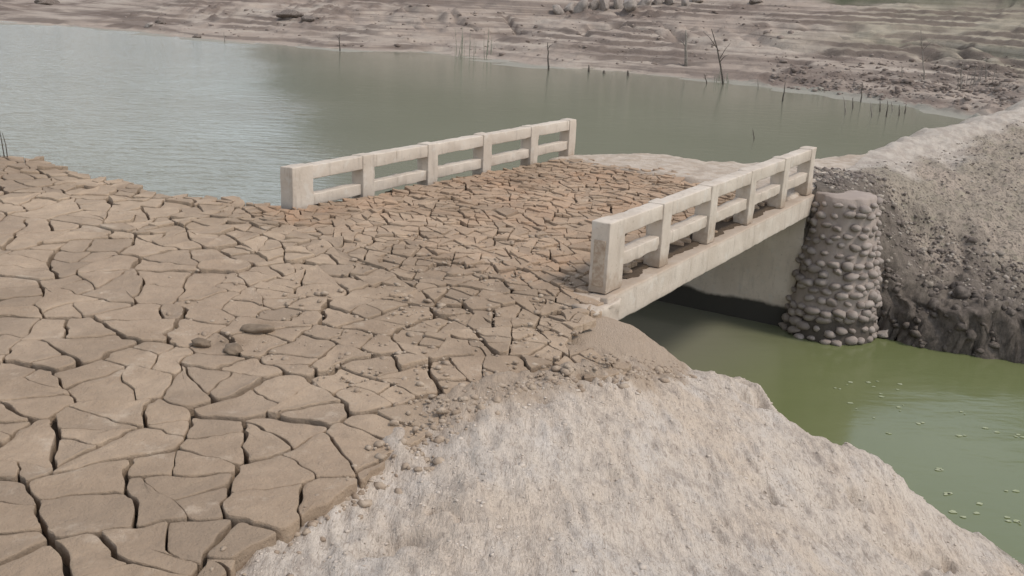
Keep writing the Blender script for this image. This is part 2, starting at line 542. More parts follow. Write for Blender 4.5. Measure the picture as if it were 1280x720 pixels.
# ------------------------------------------------------------------ ground sheet, water
bm = bmesh.new()
bmesh.ops.create_grid(bm, x_segments=60, y_segments=60, size=3000)
for v in bm.verts:
    v.co.z = -6.0 + 0.5 * math.sin(v.co.x * .003) * math.cos(v.co.y * .004)
me = bpy.data.meshes.new('ground'); bm.to_mesh(me); bm.free()
tag(link('ground', me, M_BED), kind='structure')
me = np_mesh('water', [(-420, -60, WATER_Z), (120, -60, WATER_Z), (120, 330, WATER_Z), (-420, 330, WATER_Z)], [(0, 1, 2, 3)])
tag(link('water', me, M_WATER), kind='structure')

# ------------------------------------------------------------------ near clay bank
gx = np.arange(-4.2, 10.5, 0.027); gy = np.arange(0.5, 13.4, 0.027)
X, Y = np.meshgrid(gx, gy)
dm = poly_dist(X, Y, MUD_EDGE)                       # + on the mud side
ds = poly_dist(X, Y, SIL)                            # + on the water side (left of the line walking right)
edge_n = 0.22 * fbm(X, Y, 0.9, 4, 31)
dse = ds + edge_n * 0.55
Z = CLAY(X, Y)
th_ = rad(12)
U_ = X * math.cos(th_) + Y * math.sin(th_); W_ = -X * math.sin(th_) + Y * math.cos(th_)
Z += 0.06 * fbm(X, Y, 1.3, 3, 3) + 0.028 * fbm(U_, W_ * 0.45, 0.3, 3, 9) + 0.024 * fbm(U_, W_ * 0.32, 0.08, 3, 13)
pit = np.maximum(0, fbm(X, Y, 0.42, 2, 21) - 0.72)
Z -= 0.34 * np.minimum(pit, .5)
Z += 0.05 * fbm(X, Y, 2.6, 2, 22) - 0.045 * np.maximum(0, .35 - np.abs(fbm(X * .9 + Y * .35, Y * .3, 1.4, 3, 29)))
rid = 1 - np.abs(fbm(U_, W_ * .5, 0.55, 3, 41))
Z += 0.028 * (rid - .6)
CLAYGRID = (gx, gy, Z)
round_ = np.clip(dse + 0.55, 0, None)
Z -= 0.22 * np.minimum(round_, 0.55) ** 2 / 0.55
Z -= np.clip(dse, 0, None) * 1.35 * (1 + 0.25 * fbm(X, Y, .35, 3, 77))
s_, t_ = st(X, Y)
Z -= 0.30 * sstep(0.20, 0.6, dm) * (1 - sstep(-.2, -.5, t_) * sstep(-2.4, -1.6, s_))
corner = sstep(1.3, .3, np.hypot(s_ + .75, (t_ + .35) * 1.2))
Z += corner * np.maximum(0, -.10 - .25 * np.clip(-t_ - .1, 0, 1) - Z)
Z = np.maximum(Z, -4.2)
CLAYGRID = (gx, gy, Z)
s_, t_ = st(X, Y)
keep = ~((s_ > 0.25) & (t_ > -0.35)) & (Y > 0.4) & (Z > -4.1)
me, used = grid_mesh('clay_bank', X, Y, Z, keep)
mudmask = sstep(-0.55, 0.0, dm + 0.35 * fbm(X, Y, .6, 3, 15)) * sstep(6.5, 9.5, Y)
attr(me, 'mud', mudmask.ravel()[used])
attr(me, 'wet', sstep(-2.1, -2.75, Z + .15 * fbm(X, Y, .5, 3, 4)).ravel()[used])
clay = tag(link('clay_bank', me, M_CLAY), kind='structure')

# ------------------------------------------------------------------ mud flat: base under the cracks
gx = np.arange(-30, 10.6, 0.085); gy = np.arange(0.6, 27, 0.085)
X, Y = np.meshgrid(gx, gy)
dm = poly_dist(X, Y, MUD_EDGE); dl = poly_dist(X, Y, LEFT_SHORE)
s_, t_ = st(X, Y)
Z = MUD(X, Y) - mud_depth(X, Y) * (1 + 0.25 * fbm(X, Y, .3, 2, 3)) + 0.02 * fbm(X, Y, .25, 3, 8)
dle = dl + 0.25 * fbm(X, Y, 1.1, 3, 51)
sand = sstep(BL - 1.6, BL - .7, s_ + .3 * fbm(X, Y, .8, 3, 36)) * (t_ > -3)
Z += sand * (mud_depth(X, Y) * 1.0 + .02)
Z -= np.clip(dle, 0, None) * 0.75 + 0.1 * sstep(-.5, 0, dle)
Z -= 0.45 * sstep(0.02, -0.25, dm)
edge = sstep(0.42, 0.02, t_) * (s_ > 0.0) * (s_ < BL)
Z = Z * (1 - edge) + 0.03 * edge
Z -= 0.25 * sstep(.12, .0, t_ + .05 * fbm(X, Y, .3, 3, 27)) * (s_ > -.1) * (s_ < BL + .3)
Z -= 0.8 * sstep(-.28, -.6, t_ + .12 * fbm(X, Y, .4, 3, 28)) * sstep(-2.6, -2.0, s_) * (s_ < 1)
Z -= 0.8 * sstep(-1.7, -1.1, s_ + .15 * fbm(X, Y, .4, 3, 30)) * sstep(.08, -.12, t_ + .08 * fbm(X, Y, .3, 3, 30)) * (s_ < 0)
Z = np.maximum(Z, -3.6)
ondeck = (s_ > -0.1) & (s_ < BL + 0.02)
keep = ~(ondeck & ((t_ < -0.07) | (t_ > 5.62))) & (dm > -0.8) & ~((s_ > BL + .3) & (t_ < -.02)) & ~((s_ > BL - .4) & (s_ < BL + .31) & (t_ < -.06)) & (Z > -3.5)
keep &= ~((s_ >= -0.1) & (t_ < -.07) & (s_ < BL + .5)) & ~((s_ > -2.0) & (t_ < -.75) & (s_ < BL + .5)) & (dm > -.45) & ((poly_dist(X, Y, SIL) < -.25) | (Y > 13))
me, used = grid_mesh('mud_flat', X, Y, Z, keep)
attr(me, 'sand', sand.ravel()[used])
mud_flat = tag(link('mud_flat', me, M_CRACK), kind='structure')

# ------------------------------------------------------------------ mud plates (voronoi crust, each its own slab)
def region_ok(x, y):
    s, t = st(x, y)
    a = (poly_dist(x, y, MUD_EDGE) > 0.0) & (poly_dist(x, y, LEFT_SHORE) < -0.02)
    b = ~((s > -0.25) & (s < BL + 0.1) & ((t < 0.34) | (t > 5.3)))
    c = s < BL - 0.75 + 0.5 * vnoise(x * 1.1, y * 1.1, 37) + 0.10 * (t - 2.7)
    d = ~((s >= -1.7) & (t < -0.42)) & ~((s > -.9) & (t < -.12))
    return a & b & c & d


def make_sites(scale, N_):
    P = []; R = []
    cell = 1.0; gridd = {}
    cx = rng.uniform(-16.5, 9.5, N_); cy = rng.uniform(0.6, 25.5, N_)
    rr = sizeg(cx, cy) * rng.uniform(0.8, 1.25, N_) * scale
    s, t = st(cx, cy)
    ok = (poly_dist(cx, cy, MUD_EDGE) > -1.4) & (poly_dist(cx, cy, LEFT_SHORE) < 1.2) & ~((s > 0) & (t < -1.0)) & (cx > -10 - (cy - 8) * 0.55)
    for i in np.nonzero(ok)[0]:
        x, y, r = cx[i], cy[i], rr[i]
        gx_, gy_ = int(x // cell), int(y // cell)
        bad = False
        for a in range(gx_ - 2, gx_ + 3):
            for b in range(gy_ - 2, gy_ + 3):
                for j in gridd.get((a, b), ()):
                    q = P[j]
                    m = min(r, R[j])
                    if (q[0] - x) ** 2 + (q[1] - y) ** 2 < m * m:
                        bad = True; break
                if bad: break
            if bad: break
        if bad: continue
        gridd.setdefault((gx_, gy_), []).append(len(P))
        P.append((x, y)); R.append(r)
    return np.array(P), np.array(R)


SITES, SR = make_sites(3.6, 30000)


def clip(poly, nx, ny, c, gap):
    """keep the side n.p <= c; each vertex carries the gap of the edge that leaves it"""
    out = []
    n = len(poly)
    for i in range(n):
        a = poly[i]; b = poly[(i + 1) % n]
        da = a[0] * nx + a[1] * ny - c; db = b[0] * nx + b[1] * ny - c
        if da <= 0: out.append(a)
        if (da <= 0) != (db <= 0):
            k = da / (da - db)
            x_, y_ = a[0] + (b[0] - a[0]) * k, a[1] + (b[1] - a[1]) * k
            out.append((x_, y_, gap) if da <= 0 else (x_, y_, a[2]))
    return out


def area_c(poly):
    p = np.array([q[:2] for q in poly]); q = np.roll(p, -1, 0)
    cr = p[:, 0] * q[:, 1] - q[:, 0] * p[:, 1]
    A = cr.sum() / 2
    if abs(A) < 1e-7: return 0.0, p.mean(0)
    return abs(A), ((p + q) * cr[:, None]).sum(0) / (6 * A)


rs_ = random.Random(21)


def crack(poly, level, out):
    """a shrinking slab breaks across its long axis again and again: T-junctions, as in drying mud"""
    if len(poly) < 3: return
    A, c = area_c(poly)
    if A < 2e-4: return
    sz = float(sizeg(*c))
    if A < (1.72 * sz) ** 2 * rs_.uniform(0.55, 1.75):
        out.append((poly, sz)); return
    p = np.array([q[:2] for q in poly]) - c
    w, v = np.linalg.eigh(p.T @ p)
    ax = v[:, 1]
    a = math.atan2(ax[1], ax[0]) + rs_.gauss(0, 0.2)
    nx, ny = math.cos(a), math.sin(a)
    ext = math.sqrt(A)
    cc = c[0] * nx + c[1] * ny + rs_.gauss(0, 0.10) * ext
    k = 0.4 + 0.6 * min(1, sz / 0.28)
    gap = (rs_.uniform(.016, .045) if level < 2 else rs_.choice((.006, .009, .013, .018, .026)) * rs_.uniform(.8, 1.2)) * k
    crack(clip(poly, nx, ny, cc, gap), level + 1, out)
    crack(clip(poly, -nx, -ny, -cc, gap), level + 1, out)


def warp(p):
    x, y = p[:, 0], p[:, 1]
    sc = np.clip(sizeg(x, y) / 0.34, 0.3, 1)
    return np.stack([x + sc * (bilin(_gx, _gy, WARPG[0], x, y) + 0.045 * fbm(x, y, .21, 2, 73)), y + sc * (bilin(_gx, _gy, WARPG[1], x, y) + 0.045 * fbm(x, y, .21, 2, 74))], -1)


RUST_C = [(*at(385, 268, .3)[:2], 0.55, 1.0)]


def plate_masks(x, y):
    s, t = st(x, y)
    rust = 0.5 * sstep(-1.5, 1.5, s) * sstep(-1, 1.5, t) * (0.75 + 0.4 * vnoise(x * .7, y * .7, 88))
    cx_, cy_, r_, a_ = RUST_C[0]
    rust = np.maximum(rust, a_ * sstep(1.1, 0.2, np.hypot(x - cx_, y - cy_) / 0.9))
    damp = np.zeros_like(x)
    for (px, py, r, a) in [(90, 497, .75, .40), (30, 615, .3, .45), (300, 560, .35, .3), (600, 430, .4, .35), (290, 432, .22, .7), (330, 412, .2, .6), (70, 655, .35, .35), (520, 470, .4, .25)]:
        w = at(px, py, .08)
        d = np.hypot(x - w[0], y - w[1]) + 0.3 * r * fbm(x, y, .4, 2, 19)
        damp = np.maximum(damp, a * sstep(r * 1.15, r * .55, d))
    damp = np.maximum(damp, 0.42 * sstep(9.2, 6.0, y + 1.2 * fbm(x, y, 1.6, 3, 18)))
    damp = np.maximum(damp, 0.34 * sstep(.25, .6, fbm(x, y, 1.3, 3, 20)))
    return np.clip(rust, 0, 1), damp


plates = []
pieces = []
for i in range(len(SITES)):
    x, y = SITES[i]
    d2 = (SITES[:, 0] - x) ** 2 + (SITES[:, 1] - y) ** 2
    nb_ = np.argsort(d2)[1:24]
    L_ = 1.3 * SR[i]
    poly = [(x + L_ * math.cos(a), y + L_ * math.sin(a), .03) for a in np.linspace(0, 2 * math.pi, 11)[:-1]]
    k = 0.4 + 0.6 * min(1, float(sizeg(x, y)) / 0.28)
    for j in nb_:
        D = math.sqrt(d2[j])
        nx, ny = (SITES[j, 0] - x) / D, (SITES[j, 1] - y) / D
        h = ((i * 7919 + int(j) * 7919) ^ (i * int(j) * 31)) % 1000 / 1000.0
        gap = (0.024 + 0.055 * h * h) * k
        poly = clip(poly, nx, ny, nx * x + ny * y + D / 2, gap)
        if len(poly) < 3: break
    crack(poly, 0, pieces)
cents = np.array([area_c(p[0])[1] for p in pieces])
dmc = poly_dist(cents[:, 0], cents[:, 1], MUD_EDGE)
for i in np.nonzero(np.abs(dmc) < 0.9)[0]:             # the crust ends along its edge
    c = cents[i]
    e = 0.02
    g_ = np.array([poly_dist(c[0] + e, c[1], MUD_EDGE) - poly_dist(c[0] - e, c[1], MUD_EDGE), poly_dist(c[0], c[1] + e, MUD_EDGE) - poly_dist(c[0], c[1] - e, MUD_EDGE)]) / (2 * e)
    g_ = g_ / max(1e-6, np.hypot(*g_))
    pl = clip(pieces[i][0], -g_[0], -g_[1], -(g_[0] * c[0] + g_[1] * c[1] - dmc[i]) - .02 + 0.06 * rs_.random(), .02)
    if len(pl) >= 3:
        pieces[i] = (pl, pieces[i][1]); cents[i] = area_c(pl)[1]
    else:
        cents[i] = (0, -50)
okp = region_ok(cents[:, 0], cents[:, 1])
for i, (poly, sz) in enumerate(pieces):
    if not okp[i]: continue
    if len(poly) < 3: continue
    full = poly
    for k in range(len(full)):
        ax, ay, g = full[k]; bx_, by_, _ = full[(k + 1) % len(full)]
        L = math.hypot(bx_ - ax, by_ - ay)
        if L < 1e-5: continue
        nx, ny = (by_ - ay) / L, -(bx_ - ax) / L
        poly = clip(poly, nx, ny, nx * ax + ny * ay - g / 2, g)
        if len(poly) < 3: break
    if len(poly) < 3 or area_c(poly)[0] < 0.0012: continue
    pa = np.array([q[:2] for q in poly])
    nxt = np.roll(pa, -1, 0); L = np.hypot(*(nxt - pa).T)
    f = np.minimum(0.2, min(.018, sz * .07) / np.maximum(L, 1e-4))[:, None]          # worn corners
    pa = np.stack([pa + (nxt - pa) * f, pa + (nxt - pa) * (1 - f)], 1).reshape(-1, 2)
    out = []
    step = max(0.045, sz * 0.15)
    for a, b in zip(pa, np.roll(pa, -1, 0)):
        m = max(1, int(round(np.hypot(*(b - a)) / step)))
        for k in range(m): out.append(a + (b - a) * k / m)
    pa = warp(np.array(out))
    plates.append((i, pa, sz))


def build_plate(i, pa, sz):
    c = pa.mean(0)
    n = len(pa)
    r = np.random.default_rng(int(i) + 5)
    dep = float(mud_depth(*c)) + 0.04
    rel = pa - c
    ext = float(np.hypot(rel[:, 0], rel[:, 1]).mean())
    tilt = r.normal(0, 0.012, 2) * (1 + 4 * (sz < .25))
    jz = r.normal(0, 0.005) + (0.012 * r.normal() if sz < .25 else 0)
    curl = (r.uniform(-0.006, 0.014) + (0.02 if r.random() < .15 else 0)) * min(1, ext / .25)
    bev = min(0.009, ext * 0.06)

    def top(q, k):
        z = mudz(q[:, 0], q[:, 1]) + jz + (q - c) @ tilt + 0.008 * vnoise(q[:, 0] * 8, q[:, 1] * 8, 23) + bilin(_gx, _gy, TOPG, q[:, 0], q[:, 1])
        return z + curl * (k * k - .5)
    s1 = 1 - bev / max(ext, .02)
    rings = []
    q0 = c + rel * 1.0
    zt = top(q0, 1.0)
    rings.append((c + rel * 0.985, zt - dep))
    rings.append((q0, zt - bev * 0.9 - 0.25 * dep * r.uniform(0, .5, n)))
    rings.append((c + rel * (1 - 0.3 * bev / max(ext, .02)), zt - bev * 0.22))
    q = c + rel * s1; rings.append((q, top(q, s1)))
    q = c + rel * s1 * .78; rings.append((q, top(q, s1 * .78)))
    q = c + rel * s1 * .42; rings.append((q, top(q, s1 * .42)))
    V = [np.column_stack([a, b]) for a, b in rings]
    cc = np.array([c]); V.append(np.column_stack([cc, top(cc, 0.0)]))
    V = np.concatenate(V)
    T = []
    m = len(rings)
    ii = np.arange(n); jj = (ii + 1) % n
    for k in range(m - 1):
        a, b = k * n + ii, k * n + jj; d, e = (k + 1) * n + ii, (k + 1) * n + jj
        T.append(np.stack([a, b, e], -1)); T.append(np.stack([a, e, d], -1))
    k = (m - 1) * n
    T.append(np.stack([k + ii, k + jj, np.full(n, m * n)], -1))
    T = np.concatenate(T)
    tone = np.full(len(V), r.uniform(0, 1) ** 2)
    area = np.array(project(np.column_stack([q0, zt])))
    x_, y_ = area[:, 0], area[:, 1]
    A = abs((x_ * np.roll(y_, -1) - y_ * np.roll(x_, -1)).sum()) / 2
    inside = (x_.max() > 0) and (x_.min() < 1280) and (y_.min() < 720)
    return V, T, tone, A if inside else 0, c


built = [build_plate(*p) for p in plates]
order = sorted(range(len(built)), key=lambda k: -built[k][3])
built = [built[k] for k in order]
allV = np.concatenate([b[0] for b in built])
rustA, dampA = plate_masks(allV[:, 0], allV[:, 1])
sV, sT, sR, sD, sN = [], [], [], [], []
off = 0; at_ = 0
for rank, (V, T, tone, A, c) in enumerate(built):
    rust, damp = rustA[at_:at_ + len(V)], dampA[at_:at_ + len(V)]
    at_ += len(V)
    if rank < 300 and A > 0:
        o = np.array([c[0], c[1], float(V[:, 2].min())])
        me = np_mesh('mud_plate', V - o, T)
        attr(me, 'rust', rust); attr(me, 'damp', damp); attr(me, 'tone', tone)
        ob = link('mud_plate', me, M_MUD, mud_flat)
        ob.location = o
    else:
        sV.append(V); sT.append(T + off); sR.append(rust); sD.append(damp); sN.append(tone); off += len(V)
me = np_mesh('small_mud_plates', np.concatenate(sV), np.concatenate(sT))
attr(me, 'rust', np.concatenate(sR)); attr(me, 'damp', np.concatenate(sD)); attr(me, 'tone', np.concatenate(sN))
tag(link('small_mud_plates', me, M_MUD, mud_flat), kind='stuff')
print('plates', len(built), 'tris', sum(len(b[1]) for b in built))

# ------------------------------------------------------------------ right river bank
FOOT = [bw(9.05, 1.2), bw(9.05, -.5)] + [at(*q)[:2] for q in [(1098, 424, WATER_Z), (1135, 432, WATER_Z), (1200, 444, WATER_Z), (1280, 461, WATER_Z)]] + [(13.5, 16.4), (22, 12)]
CREST = [(4.3, 22.9)] + [vz(*q)[:2] for q in [(1030, 190, 23.4), (1090, 180, 24.3), (1160, 160, 26), (1220, 142, 27.5), (1280, 126, 29)]] + [(17.5, 33), (24, 40)]
rb_ctrl = [at(*q) for q in [(1110, 376, -2.05), (1200, 390, -2.0), (1280, 408, -2.0)]] \
    + [vz(*q) for q in [(1105, 262, 20.9), (1150, 300, 20.9), (1200, 310, 20.7), (1280, 345, 20.2), (1280, 260, 22), (1200, 235, 22.4), (1110, 215, 22.2), (1280, 190, 25), (1150, 197, 24), (1060, 200, 22.9),
                        (1030, 190, 23.4), (1090, 180, 24.3), (1160, 160, 26), (1280, 126, 29), (1045, 225, 21.6)]] + [(16, 17.5, -1.7), (22, 20, -.5), (24, 36, 2), (*bw(9.4, -.2), .0), (*bw(10.6, -.2), .04), (*bw(11.4, -.2), .06)]
RB = tps(rb_ctrl)
gx = np.arange(4.6, 24, 0.05); gy = np.arange(13, 36, 0.05)
X, Y = np.meshgrid(gx, gy)
dfoot = poly_dist(X, Y, FOOT); dcrest = poly_dist(X, Y, CREST)      # + = beyond (left of walking right)
Z = RB(X, Y)
lump = fbm(X, Y, .55, 4, 33)
mid = sstep(0.0, .8, dfoot) * (0.35 + .65 * sstep(0, -1.5, dcrest))
Z += mid * (0.10 * fbm(X, Y, 1.6, 3, 5) + 0.055 * lump + 0.035 * fbm(X, Y, .16, 3, 6))
rough_zone = sstep(4.6, .6, dfoot)
Z += rough_zone * mid * (0.14 * np.abs(fbm(X, Y, .7, 3, 44)) + 0.07 * fbm(X, Y, .22, 2, 46))
stub = np.maximum(0, vnoise(X / .11, Y / .11, 90) - .45)
Z += 0.16 * stub * mid * (0.4 + .6 * rough_zone)
dfe = dfoot + 0.22 * fbm(X, Y, 1.1, 4, 12)
Z -= 3.2 * sstep(0.36, -0.34, dfe)
Z = np.maximum(Z, -4)
dce = np.clip(dcrest + .35 + .15 * fbm(X, Y, .8, 3, 3), 0, None)
Z -= np.minimum(dce, .5) ** 2 * .9 + np.clip(dce - .5, 0, None) * 1.1
s_, t_ = st(X, Y)
jw = sstep(-1.4, -.35, t_) * sstep(BL - .6, BL + .2, s_) * sstep(6, 2.5, s_ - BL)
Z = Z * (1 - jw) + (mudz(X, Y) + .03 + .02 * fbm(X, Y, .3, 3, 7)) * jw
RBGRID = (gx, gy, Z.copy())
face = sstep(1.6, .5, dfoot)
X = X + face * .12 * fbm(X * .8 + Y * .5, Z * 1.1, .3, 4, 81)
Y = Y + face * .12 * fbm(X * .8 - Y * .5, Z * 1.1, .3, 4, 82)
keep = (Z > -3.9) & (dcrest < 9) & ~((s_ < BL + .48) & (t_ > -.03)) & ~(t_ > 0.12)
me, used = grid_mesh('river_bank', X, Y, Z, keep)
attr(me, 'pale', (sstep(-1.7, -1.0, dcrest + .45 * fbm(X, Y, .8, 3, 2))).ravel()[used])
wetm = np.maximum(sstep(1.25, .35, dfe) * sstep(-1.3, -2.0, Z + .25 * fbm(X, Y, .6, 3, 66)) , 0.85 * sstep(3.0, 1.2, dfoot + .9 * fbm(X, Y, .9, 3, 67)) * sstep(12.2, 9.2, X))
attr(me, 'wet', np.clip(wetm, 0, .95).ravel()[used])
river_bank = tag(link('river_bank', me, M_RBANK), kind='structure')

# ------------------------------------------------------------------ far shore
shore_px = [(0, 30), (80, 34), (150, 39), (220, 47), (300, 54), (360, 59), (430, 64), (520, 66), (620, 76), (700, 86), (780, 93), (860, 99), (950, 108), (1050, 121), (1120, 131), (1185, 143)]
SH = [(-330, 190), (-190, 165), (-110, 145)] + [at(px, py, WATER_Z)[:2] for px, py in shore_px] + [(27.5, 54), (33, 49), (47, 45), (90, 38)]
SHa = np.array(SH)
seg = np.hypot(*np.diff(SHa, axis=0).T); cum = np.concatenate([[0], np.cumsum(seg)])
i0, i1 = 3, len(SH) - 4
us = np.concatenate([np.arange(0, cum[i0], 3.0), np.arange(cum[i0], cum[i1], 0.3), np.arange(cum[i1], cum[-1], 1.5)])
sx, sy = np.interp(us, cum, SHa[:, 0]), np.interp(us, cum, SHa[:, 1])
rs = np.concatenate([np.arange(-6, 45, 0.28), 45 + np.cumsum(np.linspace(.5, 9, 60))])
od = np.array([0.5, 0.866])
SX, RR = np.meshgrid(sx, rs); SY, _ = np.meshgrid(sy, rs)
wig = 0.9 * fbm(SX, SY, 6, 3, 14)
X = SX + od[0] * RR; Y = SY + od[1] * RR
r_ = RR + wig * sstep(-2, 1, RR)
leftflat = sstep(-35, -80, SX)
base = np.where(r_ < 3, 0.06 * r_, 0.18 + 0.145 * (r_ - 3))
base = base * (1 - 0.55 * leftflat * sstep(60, 20, r_)) + np.clip(r_ - 50, 0, None) * 0.16 * sstep(200, 60, r_ * .5) + np.clip(r_ - 90, 0, None) * .10
az = X / np.maximum(Y, 1)
base = base + np.clip(r_ - 50, 0, None) * 0.20 * sstep(-.36, -.05, az + .03 * fbm(X, Y, 30, 2, 108))  # unseen hills raised at centre and right, to darken the water's reflection
base = base * (1 - 0.68 * sstep(-.10, -.36, az) * sstep(30, 70, r_))      # unseen hills cut low at left so the water there reflects sky
base = base + 0.55 * fbm(X, Y, 14, 3, 91) * sstep(2, 14, r_) + 2.5 * fbm(X, Y, 60, 3, 92) * sstep(40, 120, r_)
hh = base + 0.16 * fbm(X, Y, 4, 3, 93)
stepz = 0.5
q = hh / stepz
fr = q - np.floor(q)
ter = (np.floor(q) + sstep(0.55, 0.95, fr)) * stepz
Z = WATER_Z + 0.30 * hh + 0.70 * ter
gul = np.abs(fbm(X * .9 + Y * .2, Y * .25, 5.0, 3, 95))
band = sstep(15, 19, r_) * sstep(34, 26, r_)
Z -= 0.9 * band * sstep(.35, 0.0, gul) * sstep(-40, -20, SX)
Z += 0.10 * fbm(X, Y, 1.2, 3, 96) * sstep(.5, 3, r_) + 0.05 * fbm(X, Y, .5, 2, 97) * sstep(.3, 2, r_)
rub = sstep(0.2, 1.2, r_) * sstep(9.5, 5.5, r_ + 2.0 * fbm(X, Y, 5, 3, 98)) * sstep(12, 19, SX + 1.5 * fbm(X, Y, 4, 2, 99))
Z += rub * (0.30 * np.abs(fbm(X, Y, 1.1, 3, 101)))
pp = project(np.stack([X.ravel(), Y.ravel(), Z.ravel()], -1))
scr = np.zeros(len(pp))
for (cx_, cy_, ax_, ay_) in [(395, 14, 55, 26), (262, 14, 40, 14), (770, 16, 95, 12), (20, 8, 45, 10), (150, 16, 40, 8), (480, 10, 35, 10), (930, 8, 30, 8)]:
    scr = np.maximum(scr, sstep(1.25, .5, np.hypot((pp[:, 0] - cx_) / ax_, (pp[:, 1] - cy_) / ay_)))
scr = scr.reshape(X.shape) * (RR < 60) * sstep(-.35, .35, fbm(X, Y, 1.8, 4, 109))
Z += scr * .35 * np.abs(fbm(X, Y, .9, 3, 110))
me, used = grid_mesh('far_shore', X, Y, Z)
attr(me, 'rubble', np.clip(np.maximum(rub * (0.45 + 0.7 * fbm(X, Y, 2.5, 3, 102)), scr * .9), 0, 1).ravel()[used])
attr(me, 'olive', (sstep(13, 24, r_) * sstep(14, 26, SX + 5 * fbm(X, Y, 9, 3, 103))).ravel()[used])
attr(me, 'riser_shade', (sstep(.45, .62, fr) * sstep(1.0, .9, fr) * sstep(-.25, .35, fbm(X * .5, Y * .5, 5, 3, 107)) * sstep(2.5, 5, r_)).ravel()[used])  # where the risers get their painted shade
attr(me, 'unseen_dark_hills', sstep(46, 54, r_ + 4 * fbm(X, Y, 8, 3, 105)).ravel()[used])  # added dark colour beyond the visible shore, for the reflection
attr(me, 'shore', (sstep(2.6, .3, r_ + .8 * fbm(X, Y, 3, 3, 104)) * 0.75).ravel()[used])
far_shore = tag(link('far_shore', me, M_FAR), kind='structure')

# raycaster against the terrain, to stand things on it
trees = {}


def bvh(o):
    if o.name not in trees:
        me = o.data
        vs_ = np.empty(len(me.vertices) * 3, np.float32); me.vertices.foreach_get('co', vs_)
        ps_ = np.empty(len(me.loops), np.int32); me.loops.foreach_get('vertex_index', ps_)
        trees[o.name] = BVHTree.FromPolygons(vs_.reshape(-1, 3).tolist(), ps_.reshape(-1, 4).tolist())
    return trees[o.name]


def hit(px, py, *objs):
    d = ray(px, py).normalized()
    best = None
    for o in objs:
        loc, nor, idx, dist = bvh(o).ray_cast(Vector((0, 0, CZ)), d)
        if loc is not None and (best is None or dist < best[1]): best = (loc, dist)
    w = Vector(at(px, py, WATER_Z)) if d.z < -1e-4 else None
    if w is not None and (best is None or (w - Vector((0, 0, CZ))).length < best[1]): return w
    return best[0] if best else None


def ground_z(o, x, y):
    loc, nor, idx, dist = bvh(o).ray_cast(Vector((x, y, 60)), Vector((0, 0, -1)))
    return loc.z if loc is not None else None


# ------------------------------------------------------------------ bridge
def box(bm, x0, x1, y0, y1, z0, z1, cuts=0):
    r = bmesh.ops.create_cube(bm, size=1.0)
    for v in r['verts']:
        v.co = Vector(((x0 + x1) / 2 + v.co.x * (x1 - x0), (y0 + y1) / 2 + v.co.y * (y1 - y0), (z0 + z1) / 2 + v.co.z * (z1 - z0)))
    return r['verts']


def conc(name, dims, parent, mat=None, bev=0.018, chip=0.009, seed=0, seglen=0.12):
    """weathered concrete member: bevelled, subdivided along its length, worn edges"""
    x0, x1, y0, y1, z0, z1 = dims
    bm = bmesh.new()
    box(bm, *dims)
    for ax, a, b in ((0, x0, x1), (1, y0, y1), (2, z0, z1)):
        k = int((b - a) / seglen)
        for i in range(1, k + 1):
            co = [0, 0, 0]; no = [0, 0, 0]
            co[ax] = a + (b - a) * i / (k + 1); no[ax] = 1
            bmesh.ops.bisect_plane(bm, geom=bm.verts[:] + bm.edges[:] + bm.faces[:], plane_co=co, plane_no=no)
    sharp = [e for e in bm.edges if len(e.link_faces) == 2 and e.calc_face_angle(0) > 1]
    bmesh.ops.bevel(bm, geom=sharp, offset=bev, segments=2, affect='EDGES', profile=0.6, clamp_overlap=True)
    for v in bm.verts:
        n = v.normal
        a = float(fbm(v.co.x * 1.0 + v.co.z * 1.7 + seed, v.co.y + v.co.z * .9 + seed, 0.16, 2, 3 + seed % 7))
        v.co -= n * chip * (0.4 + a)
    me = bpy.data.meshes.new(name); bm.to_mesh(me); bm.free()
    for p in me.polygons: p.use_smooth = True
    return link(name, me, mat or M_CONC, parent)


bridge = bpy.data.objects.new('bridge', None)
col.objects.link(bridge)
tag(bridge, 'old concrete bridge with two open railings, its deck buried in cracked mud', 'bridge')
bridge.matrix_world = Matrix.Translation((BX, BY, 0)) @ Matrix.Rotation(math.pi / 2 - BYAW, 4, 'Z')   # local x along the span, y across to the left
E_ = 0.30
conc('deck_slab', (-0.35, BL + 0.35, 0.02, BW + E_ - .02, -0.34, -0.012), bridge, chip=0.003, seglen=.5)
conc('edge_beam', (-0.10, BL + 0.06, -0.09, 0.20, -0.40, 0.0), bridge, seed=3, bev=.025, chip=.008)
conc('edge_beam', (-0.10, BL + 0.06, BW + .1, BW + E_ + .09, -0.40, 0.0), bridge, seed=4)
for k in range(2):
    conc('girder', (0.2, BL - .15, 1.2 + 2.1 * k, 1.6 + 2.1 * k, -0.8, -0.345), bridge, chip=0.004, seglen=.4)
conc('abutment', (BL - 0.18, BL + 0.5, -0.02, BW + .3, -4.2, -0.345), bridge, M_WALL_LIT, seed=9, seglen=.25, chip=.01)
conc('abutment', (-0.75, 0.0, -0.06, BW + .3, -4.2, -0.41), bridge, seed=8, seglen=.25, chip=.01)
# broken wing block at the near corner
ww = conc('wing_wall', (-0.62, 0.16, -0.20, 0.16, -0.78, -0.02), bridge, seed=12, bev=.05, chip=.05, seglen=.1)

